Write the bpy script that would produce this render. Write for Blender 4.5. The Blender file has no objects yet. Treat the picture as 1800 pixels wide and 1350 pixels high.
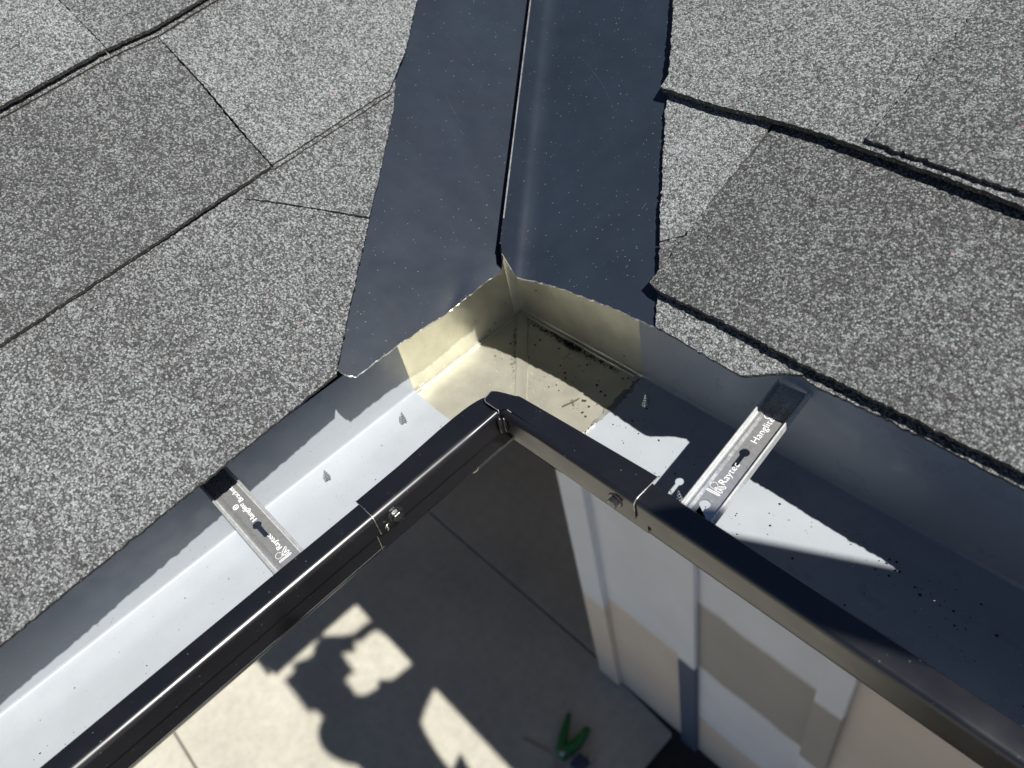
import bpy, bmesh, math, random
from mathutils import Vector, Matrix, noise
random.seed(7)
C = bpy.context.scene.collection
sc = bpy.context.scene

# ------------------------------------------------------------------ camera
cd = bpy.data.cameras.new('camera'); cam = bpy.data.objects.new('camera', cd); C.objects.link(cam)
right = Vector((0.68308, 0.70975, -0.17222)); down = Vector((0.44158, -0.58918, -0.67667)); fwd = Vector((-0.58174, 0.38617, -0.71586))
CAM = Vector((0.459, -0.3359, 0.4076))
M = Matrix((right, -down, -fwd)).transposed().to_4x4(); M.translation = CAM
cam.matrix_world = M
cd.sensor_width = 36; cd.lens = 27.265; cd.clip_start = 0.02; cd.clip_end = 500
cd.dof.use_dof = True; cd.dof.focus_distance = 0.55; cd.dof.aperture_fstop = 7.5
sc.camera = cam

# ------------------------------------------------------------------ sky, sun, exposure
SUN_AZ, SUN_EL = math.radians(-2.0), math.radians(56.1)
LS = Vector((math.cos(SUN_AZ)*math.cos(SUN_EL), math.sin(SUN_AZ)*math.cos(SUN_EL), math.sin(SUN_EL)))
w = bpy.data.worlds.new('World'); sc.world = w; w.use_nodes = True
nt = w.node_tree; bgn = nt.nodes['Background']
sky = nt.nodes.new('ShaderNodeTexSky'); sky.sky_type = 'NISHITA'; sky.sun_disc = False
sky.sun_elevation = SUN_EL; sky.sun_rotation = math.radians(90) - SUN_AZ
sky.altitude = 1800; sky.air_density = 0.8; sky.dust_density = 0.15; sky.ozone_density = 2.5
nt.links.new(sky.outputs[0], bgn.inputs[0]); bgn.inputs[1].default_value = 0.05
sd = bpy.data.lights.new('sun', 'SUN'); sun = bpy.data.objects.new('sun', sd); C.objects.link(sun)
sd.energy = 5.0; sd.angle = math.radians(0.53); sd.color = (1.0, 0.965, 0.90)
sun.rotation_euler = LS.to_track_quat('Z', 'Y').to_euler(); sun.location = (3, 0, 5)
sc.view_settings.view_transform = 'Standard'; sc.view_settings.look = 'None'
sc.view_settings.exposure = 0.6; sc.view_settings.gamma = 1.0; sc.view_settings.use_curve_mapping = False

# ------------------------------------------------------------------ helpers
def tag(o, label=None, cat=None, group=None, kind=None):
    if label: o['label'] = label
    if cat: o['category'] = cat
    if group: o['group'] = group
    if kind: o['kind'] = kind
    return o
def empty(name, loc=(0, 0, 0), parent=None):
    o = bpy.data.objects.new(name, None); C.objects.link(o); o.location = loc; o.parent = parent
    o.empty_display_size = 0.05
    return o
def obj(name, verts, faces, mats, parent=None, idx=None, smooth=False):
    """mesh in world coordinates; parents here are never rotated, so subtract their location"""
    me = bpy.data.meshes.new(name)
    off = Vector((0, 0, 0)); q = parent
    while q is not None: off += q.location; q = q.parent
    me.from_pydata([tuple(Vector(v) - off) for v in verts], [], faces)
    if not isinstance(mats, (list, tuple)): mats = [mats]
    for m in mats: me.materials.append(m)
    if idx is not None:
        for p, i in zip(me.polygons, idx): p.material_index = i
    if smooth:
        for p in me.polygons: p.use_smooth = True
    me.update()
    o = bpy.data.objects.new(name, me); C.objects.link(o)
    o.parent = parent
    return o
def fixnormals(o):
    bm = bmesh.new(); bm.from_mesh(o.data); bmesh.ops.recalc_face_normals(bm, faces=bm.faces[:]); bm.to_mesh(o.data); bm.free(); return o
def sharp(o, deg=35):
    o.data.set_sharp_from_angle(angle=math.radians(deg))
    m = o.modifiers.new('flat_faces', 'WEIGHTED_NORMAL'); m.keep_sharp = True; m.weight = 100; return o
def boxvf(x0, x1, y0, y1, z0, z1):
    v = [(x, y, z) for z in (z0, z1) for y in (y0, y1) for x in (x0, x1)]
    f = [(0, 2, 3, 1), (4, 5, 7, 6), (0, 1, 5, 4), (2, 6, 7, 3), (0, 4, 6, 2), (1, 3, 7, 5)]
    return v, f
def bev(o, width=0.003, seg=1):
    m = o.modifiers.new('bevel', 'BEVEL'); m.width = width; m.segments = seg; m.limit_method = 'ANGLE'; return o
def resample(pts, step, jit=0.0, closed=True):
    out = []; n = len(pts)
    for i in range(n if closed else n-1):
        a = Vector(pts[i]); b = Vector(pts[(i+1) % n]); d = (b-a).length
        k = max(1, int(d/step)); nx = Vector((-(b-a).y, (b-a).x)).normalized() if d > 1e-9 else Vector((0, 0))
        for j in range(k):
            p = a + (b-a)*(j/k)
            if jit and j: p = p + nx*random.gauss(0, jit)
            out.append((p.x, p.y))
    if not closed: out.append(tuple(pts[-1]))
    return out
def plate(name, top, thick_vec, mats, parent, edge_mat=1, smooth=False):
    """solid from an outline of 3-D points (planar-ish), extruded by thick_vec"""
    n = len(top); tv = Vector(thick_vec)
    v = [Vector(p) for p in top] + [Vector(p)+tv for p in top]
    f = [tuple(range(n)), tuple(range(2*n-1, n-1, -1))] + [(i, i+n, (i+1) % n + n, (i+1) % n) for i in range(n)]
    o = obj(name, v, f, mats, parent, [0, 0] + [min(edge_mat, len(mats)-1 if isinstance(mats, list) else 0)]*n)
    bm = bmesh.new(); bm.from_mesh(o.data)
    bmesh.ops.recalc_face_normals(bm, faces=bm.faces[:])
    bmesh.ops.triangulate(bm, faces=[q for q in bm.faces if len(q.verts) > 4])
    bm.to_mesh(o.data); bm.free()
    return o
def tube(name, path, rad, mat, parent=None, seg=8, smooth=True):
    path = [Vector(p) for p in path]; n = len(path); v = []; f = []
    rads = rad if isinstance(rad, (list, tuple)) else [rad]*n
    for i, p in enumerate(path):
        t = (path[min(i+1, n-1)] - path[max(i-1, 0)]).normalized()
        a = t.orthogonal().normalized() if i == 0 else (a - t*a.dot(t)).normalized()
        b = t.cross(a)
        for k in range(seg):
            th = 2*math.pi*k/seg; v.append(p + (a*math.cos(th)+b*math.sin(th))*rads[i])
    for i in range(n-1):
        for k in range(seg):
            f.append((i*seg+k, i*seg+(k+1) % seg, (i+1)*seg+(k+1) % seg, (i+1)*seg+k))
    f += [tuple(range(seg-1, -1, -1)), tuple((n-1)*seg+k for k in range(seg))]
    return obj(name, v, f, mat, parent, None, smooth)

# ------------------------------------------------------------------ materials
def newmat(name):
    m = bpy.data.materials.new(name); m.use_nodes = True
    return m, m.node_tree, m.node_tree.nodes['Principled BSDF']
def N(t, kind, **kw):
    n = t.nodes.new(kind)
    for k, v in kw.items():
        if k in n.inputs: n.inputs[k].default_value = v
        else: setattr(n, k, v)
    return n
def ramp(t, stops, interp='LINEAR'):
    r = t.nodes.new('ShaderNodeValToRGB'); r.color_ramp.interpolation = interp
    while len(r.color_ramp.elements) < len(stops): r.color_ramp.elements.new(0.5)
    for e, (p, c) in zip(r.color_ramp.elements, stops):
        e.position = p; e.color = (c, c, c, 1) if not isinstance(c, tuple) else (*c, 1)
    return r
def math_(t, op, a, b=None, clamp=False):
    n = t.nodes.new('ShaderNodeMath'); n.operation = op; n.use_clamp = clamp
    for i, x in enumerate((a, b)):
        if x is None: continue
        if isinstance(x, (int, float)): n.inputs[i].default_value = x
        else: t.links.new(x, n.inputs[i])
    return n.outputs[0]
def mix(t, fac, a, b, blend='MIX'):
    n = t.nodes.new('ShaderNodeMix'); n.data_type = 'RGBA'; n.blend_type = blend
    for key, x in ((0, fac), (6, a), (7, b)):
        if isinstance(x, (int, float)): n.inputs[key].default_value = x
        elif isinstance(x, tuple): n.inputs[key].default_value = (*x, 1)
        else: t.links.new(x, n.inputs[key])
    return n.outputs[2]
def coords(t): return t.nodes.new('ShaderNodeTexCoord').outputs['Object']

def mat_shingle(name, tone, light=0.34, warm=0.0):
    """mineral granules: light and dark cells with asphalt between; tone 0 dark tab .. 1 light tab"""
    m, t, b = newmat(name); co = coords(t)
    dis = N(t, 'ShaderNodeTexNoise', Scale=260.0, Detail=1.0); t.links.new(co, dis.inputs['Vector'])
    cov = t.nodes.new('ShaderNodeVectorMath'); cov.operation = 'MULTIPLY_ADD'
    t.links.new(dis.outputs['Color'], cov.inputs[0]); cov.inputs[1].default_value = (0.0018,)*3; t.links.new(co, cov.inputs[2])
    v = N(t, 'ShaderNodeTexVoronoi', Scale=780.0); t.links.new(cov.outputs[0], v.inputs['Vector'])
    v2 = N(t, 'ShaderNodeTexVoronoi', Scale=1350.0); t.links.new(cov.outputs[0], v2.inputs['Vector'])
    s1 = t.nodes.new('ShaderNodeSeparateColor'); t.links.new(v.outputs['Color'], s1.inputs[0])
    s2 = t.nodes.new('ShaderNodeSeparateColor'); t.links.new(v2.outputs['Color'], s2.inputs[0])
    big = N(t, 'ShaderNodeTexNoise', Scale=7.0, Detail=5.0); t.links.new(co, big.inputs['Vector'])
    mid = N(t, 'ShaderNodeTexNoise', Scale=70.0, Detail=2.0); t.links.new(co, mid.inputs['Vector'])
    # share of light granules, drifting over the tab
    val = math_(t, 'ADD', math_(t, 'MULTIPLY', s1.outputs[0], 0.72), math_(t, 'MULTIPLY', s2.outputs[0], 0.28))
    val = math_(t, 'ADD', val, math_(t, 'MULTIPLY', math_(t, 'SUBTRACT', big.outputs[0], 0.5), 0.46))
    val = math_(t, 'ADD', val, math_(t, 'MULTIPLY', math_(t, 'SUBTRACT', mid.outputs[0], 0.5), 0.22))
    val = math_(t, 'ADD', val, (tone-0.5)*0.42, clamp=True)
    r = ramp(t, [(0.0, (0.036, 0.037, 0.038)), (0.34, (0.066, 0.068, 0.069)), (0.56, (0.160, 0.166, 0.169)), (0.78, (light*.72, light*.76, light*.775)), (1.0, (light*.99, light*1.05, light*1.07))])
    t.links.new(val, r.inputs[0]); col = r.outputs[0]
    gap = ramp(t, [(0.0, 1.0), (0.52, 1.0), (0.80, 0.42)]); t.links.new(v.outputs['Distance'], gap.inputs[0])
    col = mix(t, 1.0, col, gap.outputs[0], 'MULTIPLY')
    brown = math_(t, 'GREATER_THAN', s1.outputs[2], 0.93)
    col = mix(t, math_(t, 'MULTIPLY', brown, 0.22), col, (0.16, 0.125, 0.10))
    red = math_(t, 'GREATER_THAN', s1.outputs[1], 0.99985)
    col = mix(t, red, col, (0.40, 0.15, 0.16))
    t.links.new(col, b.inputs['Base Color']); b.inputs['Roughness'].default_value = 0.82
    b.inputs['Specular IOR Level'].default_value = 0.3
    hgt = math_(t, 'SUBTRACT', math_(t, 'MULTIPLY', s1.outputs[1], 0.9), math_(t, 'MULTIPLY', v.outputs['Distance'], 1.0))
    bp = N(t, 'ShaderNodeBump', Strength=0.85, Distance=0.0009); t.links.new(hgt, bp.inputs['Height'])
    t.links.new(bp.outputs[0], b.inputs['Normal'])
    return m
def mat_paint(name, col, rough=0.35, metallic=0.0, speck=0.0, speck_col=(0.8, 0.8, 0.8), speck_scale=420.0, smudge=0.12, smudge_scale=18.0,
              bump=0.0, scratches=False, rvar=0.1, spec=0.5, coat=0.0):
    m, t, b = newmat(name); co = coords(t)
    n1 = N(t, 'ShaderNodeTexNoise', Scale=smudge_scale, Detail=6.0, Roughness=0.6); t.links.new(co, n1.inputs['Vector'])
    lo = tuple(c*(1-smudge) for c in col); hi = tuple(min(1, c*(1+smudge)) for c in col)
    r = ramp(t, [(0.3, lo), (0.7, hi)]); t.links.new(n1.outputs[0], r.inputs[0]); c = r.outputs[0]
    if speck:
        vo = N(t, 'ShaderNodeTexVoronoi', Scale=speck_scale); t.links.new(co, vo.inputs['Vector'])
        s = t.nodes.new('ShaderNodeSeparateColor'); t.links.new(vo.outputs['Color'], s.inputs[0])
        hit = math_(t, 'MULTIPLY', math_(t, 'GREATER_THAN', s.outputs[0], 1-speck), math_(t, 'LESS_THAN', vo.outputs['Distance'], 0.34))
        c = mix(t, math_(t, 'MULTIPLY', hit, s.outputs[1]), c, speck_col)
    if scratches:
        mp = N(t, 'ShaderNodeMapping'); mp.inputs['Scale'].default_value = (3, 26, 8); mp.inputs['Rotation'].default_value = (0.2, 0.1, 0.75)
        t.links.new(co, mp.inputs[0])
        w1 = N(t, 'ShaderNodeTexNoise', Scale=3.2, Detail=2.0, Distortion=1.2); t.links.new(mp.outputs[0], w1.inputs['Vector'])
        band = math_(t, 'LESS_THAN', math_(t, 'ABSOLUTE', math_(t, 'SUBTRACT', w1.outputs[0], 0.62)), 0.0011)
        nz = N(t, 'ShaderNodeTexNoise', Scale=7.0, Detail=2.0); t.links.new(co, nz.inputs['Vector'])
        band = math_(t, 'MULTIPLY', band, math_(t, 'GREATER_THAN', nz.outputs[0], 0.55))
        c = mix(t, math_(t, 'MULTIPLY', band, 0.35), c, (0.45, 0.46, 0.48))
    t.links.new(c, b.inputs['Base Color'])
    n2 = N(t, 'ShaderNodeTexNoise', Scale=smudge_scale*2.3, Detail=5.0); t.links.new(co, n2.inputs['Vector'])
    rr = ramp(t, [(0.3, max(0.03, rough-rvar)), (0.7, min(1, rough+rvar))]); t.links.new(n2.outputs[0], rr.inputs[0])
    t.links.new(rr.outputs[0], b.inputs['Roughness'])
    b.inputs['Metallic'].default_value = metallic; b.inputs['Specular IOR Level'].default_value = spec
    b.inputs['Coat Weight'].default_value = coat
    if bump:
        bp = N(t, 'ShaderNodeBump', Strength=bump, Distance=0.0006); nb = N(t, 'ShaderNodeTexNoise', Scale=45.0, Detail=3.0)
        t.links.new(co, nb.inputs['Vector']); t.links.new(nb.outputs[0], bp.inputs['Height']); t.links.new(bp.outputs[0], b.inputs['Normal'])
    return m
def mat_bands(name, bands, base_noise=0.06):
    """siding: horizontal bands of colour [(z_top, colour)...] with wavering edges"""
    m, t, b = newmat(name)
    geo = t.nodes.new('ShaderNodeNewGeometry'); sep = t.nodes.new('ShaderNodeSeparateXYZ'); t.links.new(geo.outputs['Position'], sep.inputs[0])
    nz = N(t, 'ShaderNodeTexNoise', Scale=9.0, Detail=4.0); t.links.new(geo.outputs['Position'], nz.inputs['Vector'])
    z = math_(t, 'ADD', sep.outputs[2], math_(t, 'MULTIPLY', math_(t, 'SUBTRACT', nz.outputs[0], 0.5), 0.05))
    col = bands[0][1]
    for zt, c2 in bands[1:]:
        f = math_(t, 'MULTIPLY', math_(t, 'SUBTRACT', zt+.012, z), 40.0, clamp=True); col = mix(t, f, col, c2)
    n2 = N(t, 'ShaderNodeTexNoise', Scale=5.0, Detail=5.0); t.links.new(geo.outputs['Position'], n2.inputs['Vector'])
    rp = ramp(t, [(0.3, 1-base_noise*1.6), (0.7, 1.0)]); t.links.new(n2.outputs[0], rp.inputs[0])
    col = mix(t, 1.0, col, rp.outputs[0], 'MULTIPLY')
    t.links.new(col, b.inputs['Base Color']); b.inputs['Roughness'].default_value = 0.6
    mp = N(t, 'ShaderNodeMapping'); mp.inputs['Scale'].default_value = (60, 60, 4); t.links.new(geo.outputs['Position'], mp.inputs[0])
    gr = N(t, 'ShaderNodeTexNoise', Scale=2.0, Detail=4.0); t.links.new(mp.outputs[0], gr.inputs['Vector'])
    bp = N(t, 'ShaderNodeBump', Strength=0.3, Distance=0.002); t.links.new(gr.outputs[0], bp.inputs['Height']); t.links.new(bp.outputs[0], b.inputs['Normal'])
    return m
def mat_concrete(name, col):
    m, t, b = newmat(name); co = coords(t)
    n1 = N(t, 'ShaderNodeTexNoise', Scale=2.2, Detail=8.0, Roughness=0.62); t.links.new(co, n1.inputs['Vector'])
    n2 = N(t, 'ShaderNodeTexNoise', Scale=26.0, Detail=6.0, Roughness=0.7); t.links.new(co, n2.inputs['Vector'])
    r1 = ramp(t, [(0.3, tuple(c*.78 for c in col)), (0.72, tuple(min(1, c*1.08) for c in col))]); t.links.new(n1.outputs[0], r1.inputs[0])
    r2 = ramp(t, [(0.28, 0.80), (0.62, 1.0)]); t.links.new(n2.outputs[0], r2.inputs[0])
    t.links.new(mix(t, 1.0, r1.outputs[0], r2.outputs[0], 'MULTIPLY'), b.inputs['Base Color'])
    b.inputs['Roughness'].default_value = 0.85
    bp = N(t, 'ShaderNodeBump', Strength=0.25, Distance=0.004); t.links.new(n2.outputs[0], bp.inputs['Height']); t.links.new(bp.outputs[0], b.inputs['Normal'])
    return m

SH = [mat_shingle('shingle_charcoal', 0.27), mat_shingle('shingle_grey', 0.42), mat_shingle('shingle_light_grey', 0.66), mat_shingle('shingle_pale', 0.88)]
M_EDGE = mat_paint('shingle_cut_edge', (0.07, 0.066, 0.06), 0.9, speck=0.6, speck_col=(0.34, 0.33, 0.30), speck_scale=520.0, spec=0.2)
M_VALLEY = mat_paint('charcoal_flashing_paint', (0.014, 0.020, 0.031), 0.40, speck=0.022, speck_col=(0.14, 0.16, 0.19), speck_scale=800.0, smudge=0.14, smudge_scale=24.0, scratches=False, rvar=0.03)
M_CUT = mat_paint('bare_cut_metal', (0.78, 0.76, 0.70), 0.3, metallic=0.9, smudge=0.3, smudge_scale=300.0)
M_BLACK = mat_paint('black_gutter_enamel', (0.0065, 0.0065, 0.0088), 0.31, speck=0.012, speck_col=(0.10, 0.11, 0.13), speck_scale=850.0, smudge=0.2, rvar=0.05, spec=0.9)
M_INSIDE = mat_paint('pale_grey_wash_coat', (0.335, 0.362, 0.396), 0.33, speck=0.006, speck_col=(0.10, 0.09, 0.08), speck_scale=700.0, smudge=0.05, smudge_scale=22.0, bump=0.09, rvar=0.13)
M_GOLD = mat_paint('lacquered_bare_metal', (0.63, 0.615, 0.515), 0.34, metallic=0.62, speck=0.10, speck_col=(0.74, 0.70, 0.52), speck_scale=480.0, smudge=0.12, smudge_scale=38.0, rvar=0.07, bump=0.035)
M_ZINC = mat_paint('bright_galvanised_steel', (0.58, 0.59, 0.60), 0.30, metallic=0.75, smudge=0.08, smudge_scale=160.0, rvar=0.08, bump=0.10)
M_ZEDGE = mat_paint('sunlit_rolled_edge', (0.66, 0.67, 0.68), 0.33, metallic=0.45, smudge=0.15, smudge_scale=250)  # paler than the web zinc, sunlight on the flange edges put into the colour
M_INK = mat_paint('white_stamped_lettering', (0.86, 0.86, 0.85), 0.5, smudge=0.05)
M_SCREW = mat_paint('zinc_screw', (0.62, 0.66, 0.66), 0.26, metallic=1.0, smudge=0.15, smudge_scale=200)
M_BSCREW = mat_paint('black_screw', (0.02, 0.02, 0.022), 0.16, smudge=0.3, smudge_scale=300, spec=0.8)
M_SEAL = mat_paint('black_sealant', (0.010, 0.009, 0.009), 0.35, smudge=0.2, bump=0.3)
M_SEALW = mat_paint('pale_sealant', (0.55, 0.54, 0.48), 0.5, smudge=0.15, smudge_scale=200)
M_SEALG = mat_paint('grey_sealant', (0.20, 0.20, 0.18), 0.3, smudge=0.25, smudge_scale=120, bump=0.3)
M_DIRT = mat_paint('black_grit', (0.018, 0.017, 0.016), 0.9, smudge=0.4, smudge_scale=300)
M_STRAW = mat_paint('dry_twig', (0.10, 0.085, 0.06), 0.8)
M_WOOD = mat_paint('dark_fascia_paint', (0.02, 0.02, 0.022), 0.5)
M_DECK = mat_paint('plywood_deck', (0.30, 0.22, 0.13), 0.8, smudge=0.25)
M_SOFFIT = mat_paint('taupe_soffit_paint', (0.22, 0.20, 0.18), 0.7)
M_CONC = mat_concrete('cream_concrete', (0.485, 0.465, 0.395))
M_SOIL = mat_concrete('dark_soil', (0.030, 0.027, 0.022))
M_GROUND = mat_concrete('dry_ground', (0.30, 0.26, 0.19))

# ------------------------------------------------------------------ roof planes and valley line (metres, gutter corner at the origin, z = 0 at the gutter lip)
cA = 1/math.sqrt(1.25); cB = 1/math.sqrt(1+.38*.38)
NA = Vector((.5*cA, 0, cA)); NB = Vector((0, -.38*cB, cB))
def RA(y, s, off=0.0): return Vector((.0624 - s*cA, y, .042 + s*cA*.5)) + NA*off
def RB(x, s, off=0.0): return Vector((x, -.033 + s*cB, .0466 + s*cB*.38)) + NB*off
A_END = -0.56; B_END = 2.2; S_MAX = 1.35
vA = lambda s: -.2108 + 1.177*(s-.0039)          # cut line of the left shingles along the valley
vB = lambda s: .1862 - .6386*(s-.0118)           # cut line of the right shingles
V0 = Vector((.0624, -.045, .042)); VD = Vector((-.579, .762, .2896)).normalized()
VEA = Vector((-.6815, -.6476, .3408)).normalized(); VEB = Vector((.8153, .5413, .2057)).normalized(); VN = (NA+NB).normalized()

# ------------------------------------------------------------------ setting: ground, slabs, house
g = obj('ground', [(-60, -60, -2.62), (60, -60, -2.62), (60, 60, -2.62), (-60, 60, -2.62)], [(0, 1, 2, 3)], M_GROUND); tag(g, kind='structure')
soil = obj('soil_bed', *boxvf(-.6, 4.6, .15, 1.2, -2.61, -2.53), M_SOIL); tag(soil, kind='structure')
soil = obj('soil_bed', *boxvf(.206, 4.6, -4.5, .149, -2.61, -2.52), M_SOIL); tag(soil, kind='structure')  # unseen dark ground, added so the black gutter fronts reflect dark
pv = empty('patio', (0, 0, -2.5)); tag(pv, kind='structure')
def slab(outline):
    o = plate('concrete_slab', [(x, y, -2.5) for x, y in outline], (0, 0, -.1), [M_CONC, M_CONC], pv); bev(o, .004); return o
slab([(-2.6, -.911), (.2, -.911), (.2, .24), (-.208, .24), (-.208, .40), (-.56, .428), (-2.6, .428)])
slab([(-2.6, -4.5), (-.6, -4.5), (-.6, -.917), (-2.6, -.917)])
slab([(-.594, -4.5), (.2, -4.5), (.2, -.917), (-.594, -.917)])
slab([(-2.6, .434), (-.56, .434), (-.56, 1.9), (-2.6, 1.9)])

LIGHT = (.84, .84, .85); TAN = (.78, .66, .545); TAUPE = (.45, .41, .36); BLUE = (.085, .11, .17)  # siding band colours, switched by height
W1 = mat_bands('siding_bay_two_tone', [(9, LIGHT), (-1.83, TAN)])
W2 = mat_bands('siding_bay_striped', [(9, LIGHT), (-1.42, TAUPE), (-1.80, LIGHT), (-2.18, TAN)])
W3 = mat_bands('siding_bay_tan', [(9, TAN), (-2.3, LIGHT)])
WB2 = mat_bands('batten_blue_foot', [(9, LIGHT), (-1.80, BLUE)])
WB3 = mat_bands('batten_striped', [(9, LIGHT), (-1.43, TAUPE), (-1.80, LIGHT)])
WC = mat_bands('corner_board_two_tone', [(9, LIGHT), (-1.88, TAN)])
wall = empty('siding_wall', (-.5, .42, -2.5)); tag(wall, 'board and batten house wall in grey and tan bands below the right gutter', 'wall')
WY = .418; ZT = -.20
wx = [-.45, -.158, .228, .62, 1.01, 1.40, 1.79, 2.2]
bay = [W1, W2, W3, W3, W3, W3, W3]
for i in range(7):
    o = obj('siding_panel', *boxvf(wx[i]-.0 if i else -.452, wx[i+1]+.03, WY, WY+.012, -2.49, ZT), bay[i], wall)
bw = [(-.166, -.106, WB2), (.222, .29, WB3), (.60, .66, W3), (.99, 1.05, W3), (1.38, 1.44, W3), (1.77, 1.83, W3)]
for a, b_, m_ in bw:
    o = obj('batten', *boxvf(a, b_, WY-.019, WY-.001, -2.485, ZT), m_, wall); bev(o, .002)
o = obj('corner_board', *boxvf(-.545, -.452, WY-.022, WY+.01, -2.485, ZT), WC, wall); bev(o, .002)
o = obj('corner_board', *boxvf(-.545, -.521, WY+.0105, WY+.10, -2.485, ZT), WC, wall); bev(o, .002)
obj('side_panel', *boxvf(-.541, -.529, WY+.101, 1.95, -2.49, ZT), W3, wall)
pw = empty('light_block_wall', (-2.5, 0, -2.5)); tag(pw, 'unseen tan wall added under the left roof to keep light out', 'wall')  # unseen wall, added to stop light leaking in under the porch
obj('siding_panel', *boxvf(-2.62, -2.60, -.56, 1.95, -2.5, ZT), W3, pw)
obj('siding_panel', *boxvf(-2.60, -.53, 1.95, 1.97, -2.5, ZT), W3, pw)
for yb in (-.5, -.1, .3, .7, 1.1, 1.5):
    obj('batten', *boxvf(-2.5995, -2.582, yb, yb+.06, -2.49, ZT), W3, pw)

# fascia and soffit
fa = empty('eaves_trim', (-.02, .02, -.1)); tag(fa, 'dark fascia boards and soffit under both roof edges behind the gutters', 'eaves')
obj('fascia', *boxvf(-.028, -.004, A_END, .0035, -.21, .045), M_WOOD, fa)
obj('fascia', *boxvf(-.0035, B_END, .004, .028, -.21, .035), M_WOOD, fa)
obj('soffit', *boxvf(-2.6, -.0285, A_END, 1.95, -.212, -.202), M_SOFFIT, fa)
obj('soffit', *boxvf(-.028, B_END, .0285, .45, -.2125, -.2025), M_SOFFIT, fa)
plate('gable_panel', [(-.004, A_END-.002, -.21), (-.004, A_END-.002, .045), (-2.30, A_END-.002, 1.19), (-2.60, A_END-.002, 1.19), (-2.60, A_END-.002, -.21)], (0, -.015, 0), [M_SOFFIT, M_SOFFIT], fa)
plate('rake_board', [(.052, A_END-.0175, .012), (.052, A_END-.0175, .044), (-2.30, A_END-.0175, 1.220), (-2.30, A_END-.0175, 1.100)], (0, -.018, 0), [M_WOOD, M_WOOD], fa)

# ------------------------------------------------------------------ roofs with single shingles
roofA = empty('shingle_roof', (0, -.3, .06)); tag(roofA, 'grey shingle roof slope left of the dark valley metal', 'roof', 'roof slopes')
roofB = empty('shingle_roof', (.4, .1, .06)); tag(roofB, 'grey shingle roof slope right of the dark valley metal, rougher and more sharply lit', 'roof', 'roof slopes')
def yc(s): return -.045+1.1768*s
def xc(s): return .0533-.7104*s
plate('roof_deck', [RA(A_END+.01, .074, -.003), RA(A_END+.01, 2.6, -.003), RA(yc(2.6)-.01, 2.6, -.003), RA(yc(.074)-.01, .074, -.003)], -NA*.02, [M_DECK, M_DECK], roofA)
plate('roof_deck', [RB(xc(.04)+.01, .04, -.003), RB(B_END, .04, -.003), RB(B_END, 2.6, -.003), RB(xc(2.6)+.01, 2.6, -.003)], -NB*.02, [M_DECK, M_DECK], roofB)
plate('drip_edge', [RA(A_END, .022, -.0006), RA(A_END, .12, -.0006), RA(vA(.12)-.02, .12, -.0006), RA(-.24, .022, -.0006)], -NA*.0012, [M_BLACK, M_BLACK], roofA)
plate('drip_edge', [RB(.235, .016, -.0006), RB(B_END, .016, -.0006), RB(B_END, .09, -.0006), RB(.20, .09, -.0006)], -NB*.0012, [M_BLACK, M_BLACK], roofB)

def shingle(R, NV, outline, mat, parent, s0, E, top0=.0095, top1=.0045, thick=.0046, step=.0025, jit=.00028, lift=0.0, hump=None):
    """outline in (along eave, up slope); the butt edge rides higher than the head, which runs under the next course"""
    pts = resample(outline, step, jit)
    def th(s): return top0 + lift + (top1-top0-lift)*max(-0.1, (s-s0)/E)
    top = []; bot = []
    for a, s in pts:
        wv = noise.noise(Vector((a*14, s*14, s0*31)))*.0003
        if hump: wv += hump[2]*math.exp(-((a-hump[0])/hump[1])**2)*max(0, 1-(s-s0)/(.4*E))
        top.append(R(a, s, th(s)+wv)); bot.append(R(a, s, th(s)+wv-thick))
    n = len(pts); v = top+bot
    f = [tuple(range(n)), tuple(range(2*n-1, n-1, -1))] + [(i, i+n, (i+1) % n+n, (i+1) % n) for i in range(n)]
    o = obj('shingle', v, f, [mat, M_EDGE], parent, [0, 1]+[1]*n)
    bm = bmesh.new(); bm.from_mesh(o.data)
    bmesh.ops.recalc_face_normals(bm, faces=bm.faces[:])
    bmesh.ops.triangulate(bm, faces=[q for q in bm.faces if len(q.verts) > 4], ngon_method='EAR_CLIP')
    bm.to_mesh(o.data); bm.free()
    return o
EA_, EB_ = .167, .157
# left slope, first course
shingle(RA, NA, [(A_END, -.012), (-.4583, -.0089), (-.4045, -.006), (-.3457, -.0034), (-.2803, -.0003), (-.2114, .0032), (-.2108, .0042), (-.1788, .0323), (-.1438, .0622), (-.1107, .0895),
                 (-.1348, .1192), (-.158, .1468), (-.176, .166), (-.176, .195), (A_END, .195)], SH[1], roofA, 0, EA_, thick=.0038)
shingle(RA, NA, [(-.1100, .0914), (-.0867, .1096), (-.0229, .1641), (.006, .195), (-.1756, .195), (-.1756, .1664), (-.1574, .1482), (-.1341, .1207)], SH[1], roofA, 0, EA_, top0=.0100, lift=.0002)
# second course: dark tab, then the plain lighter end at the valley
shingle(RA, NA, [(A_END, .150), (-.3858, .1565), (-.3347, .1595), (-.2708, .1634), (-.2284, .1652), (-.176, .1690), (-.1387, .1722), (-.1366, .2142), (-.132, .2722), (-.1294, .336), (-.129, .37), (A_END, .37)], SH[0], roofA, .163, .167, top0=.0088, thick=.0032, hump=(-.205, .035, .0026))
shingle(RA, NA, [(-.1371, .1729), (-.0789, .176), (-.0144, .1791), (-.004, .186), (.0233, .2033), (.0719, .2441), (vA(.36), .36), (-.1276, .36), (-.1304, .2722), (-.1350, .2142)], SH[2], roofA, .163, .167, top0=.0084, thick=.0024)
shingle(RA, NA, [(-.1379, .1700), (-.0789, .1732), (-.0144, .1763), (-.010, .19), (-.12, .20)], SH[1], roofA, .163, .167, top0=.0062, thick=.0018)
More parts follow.
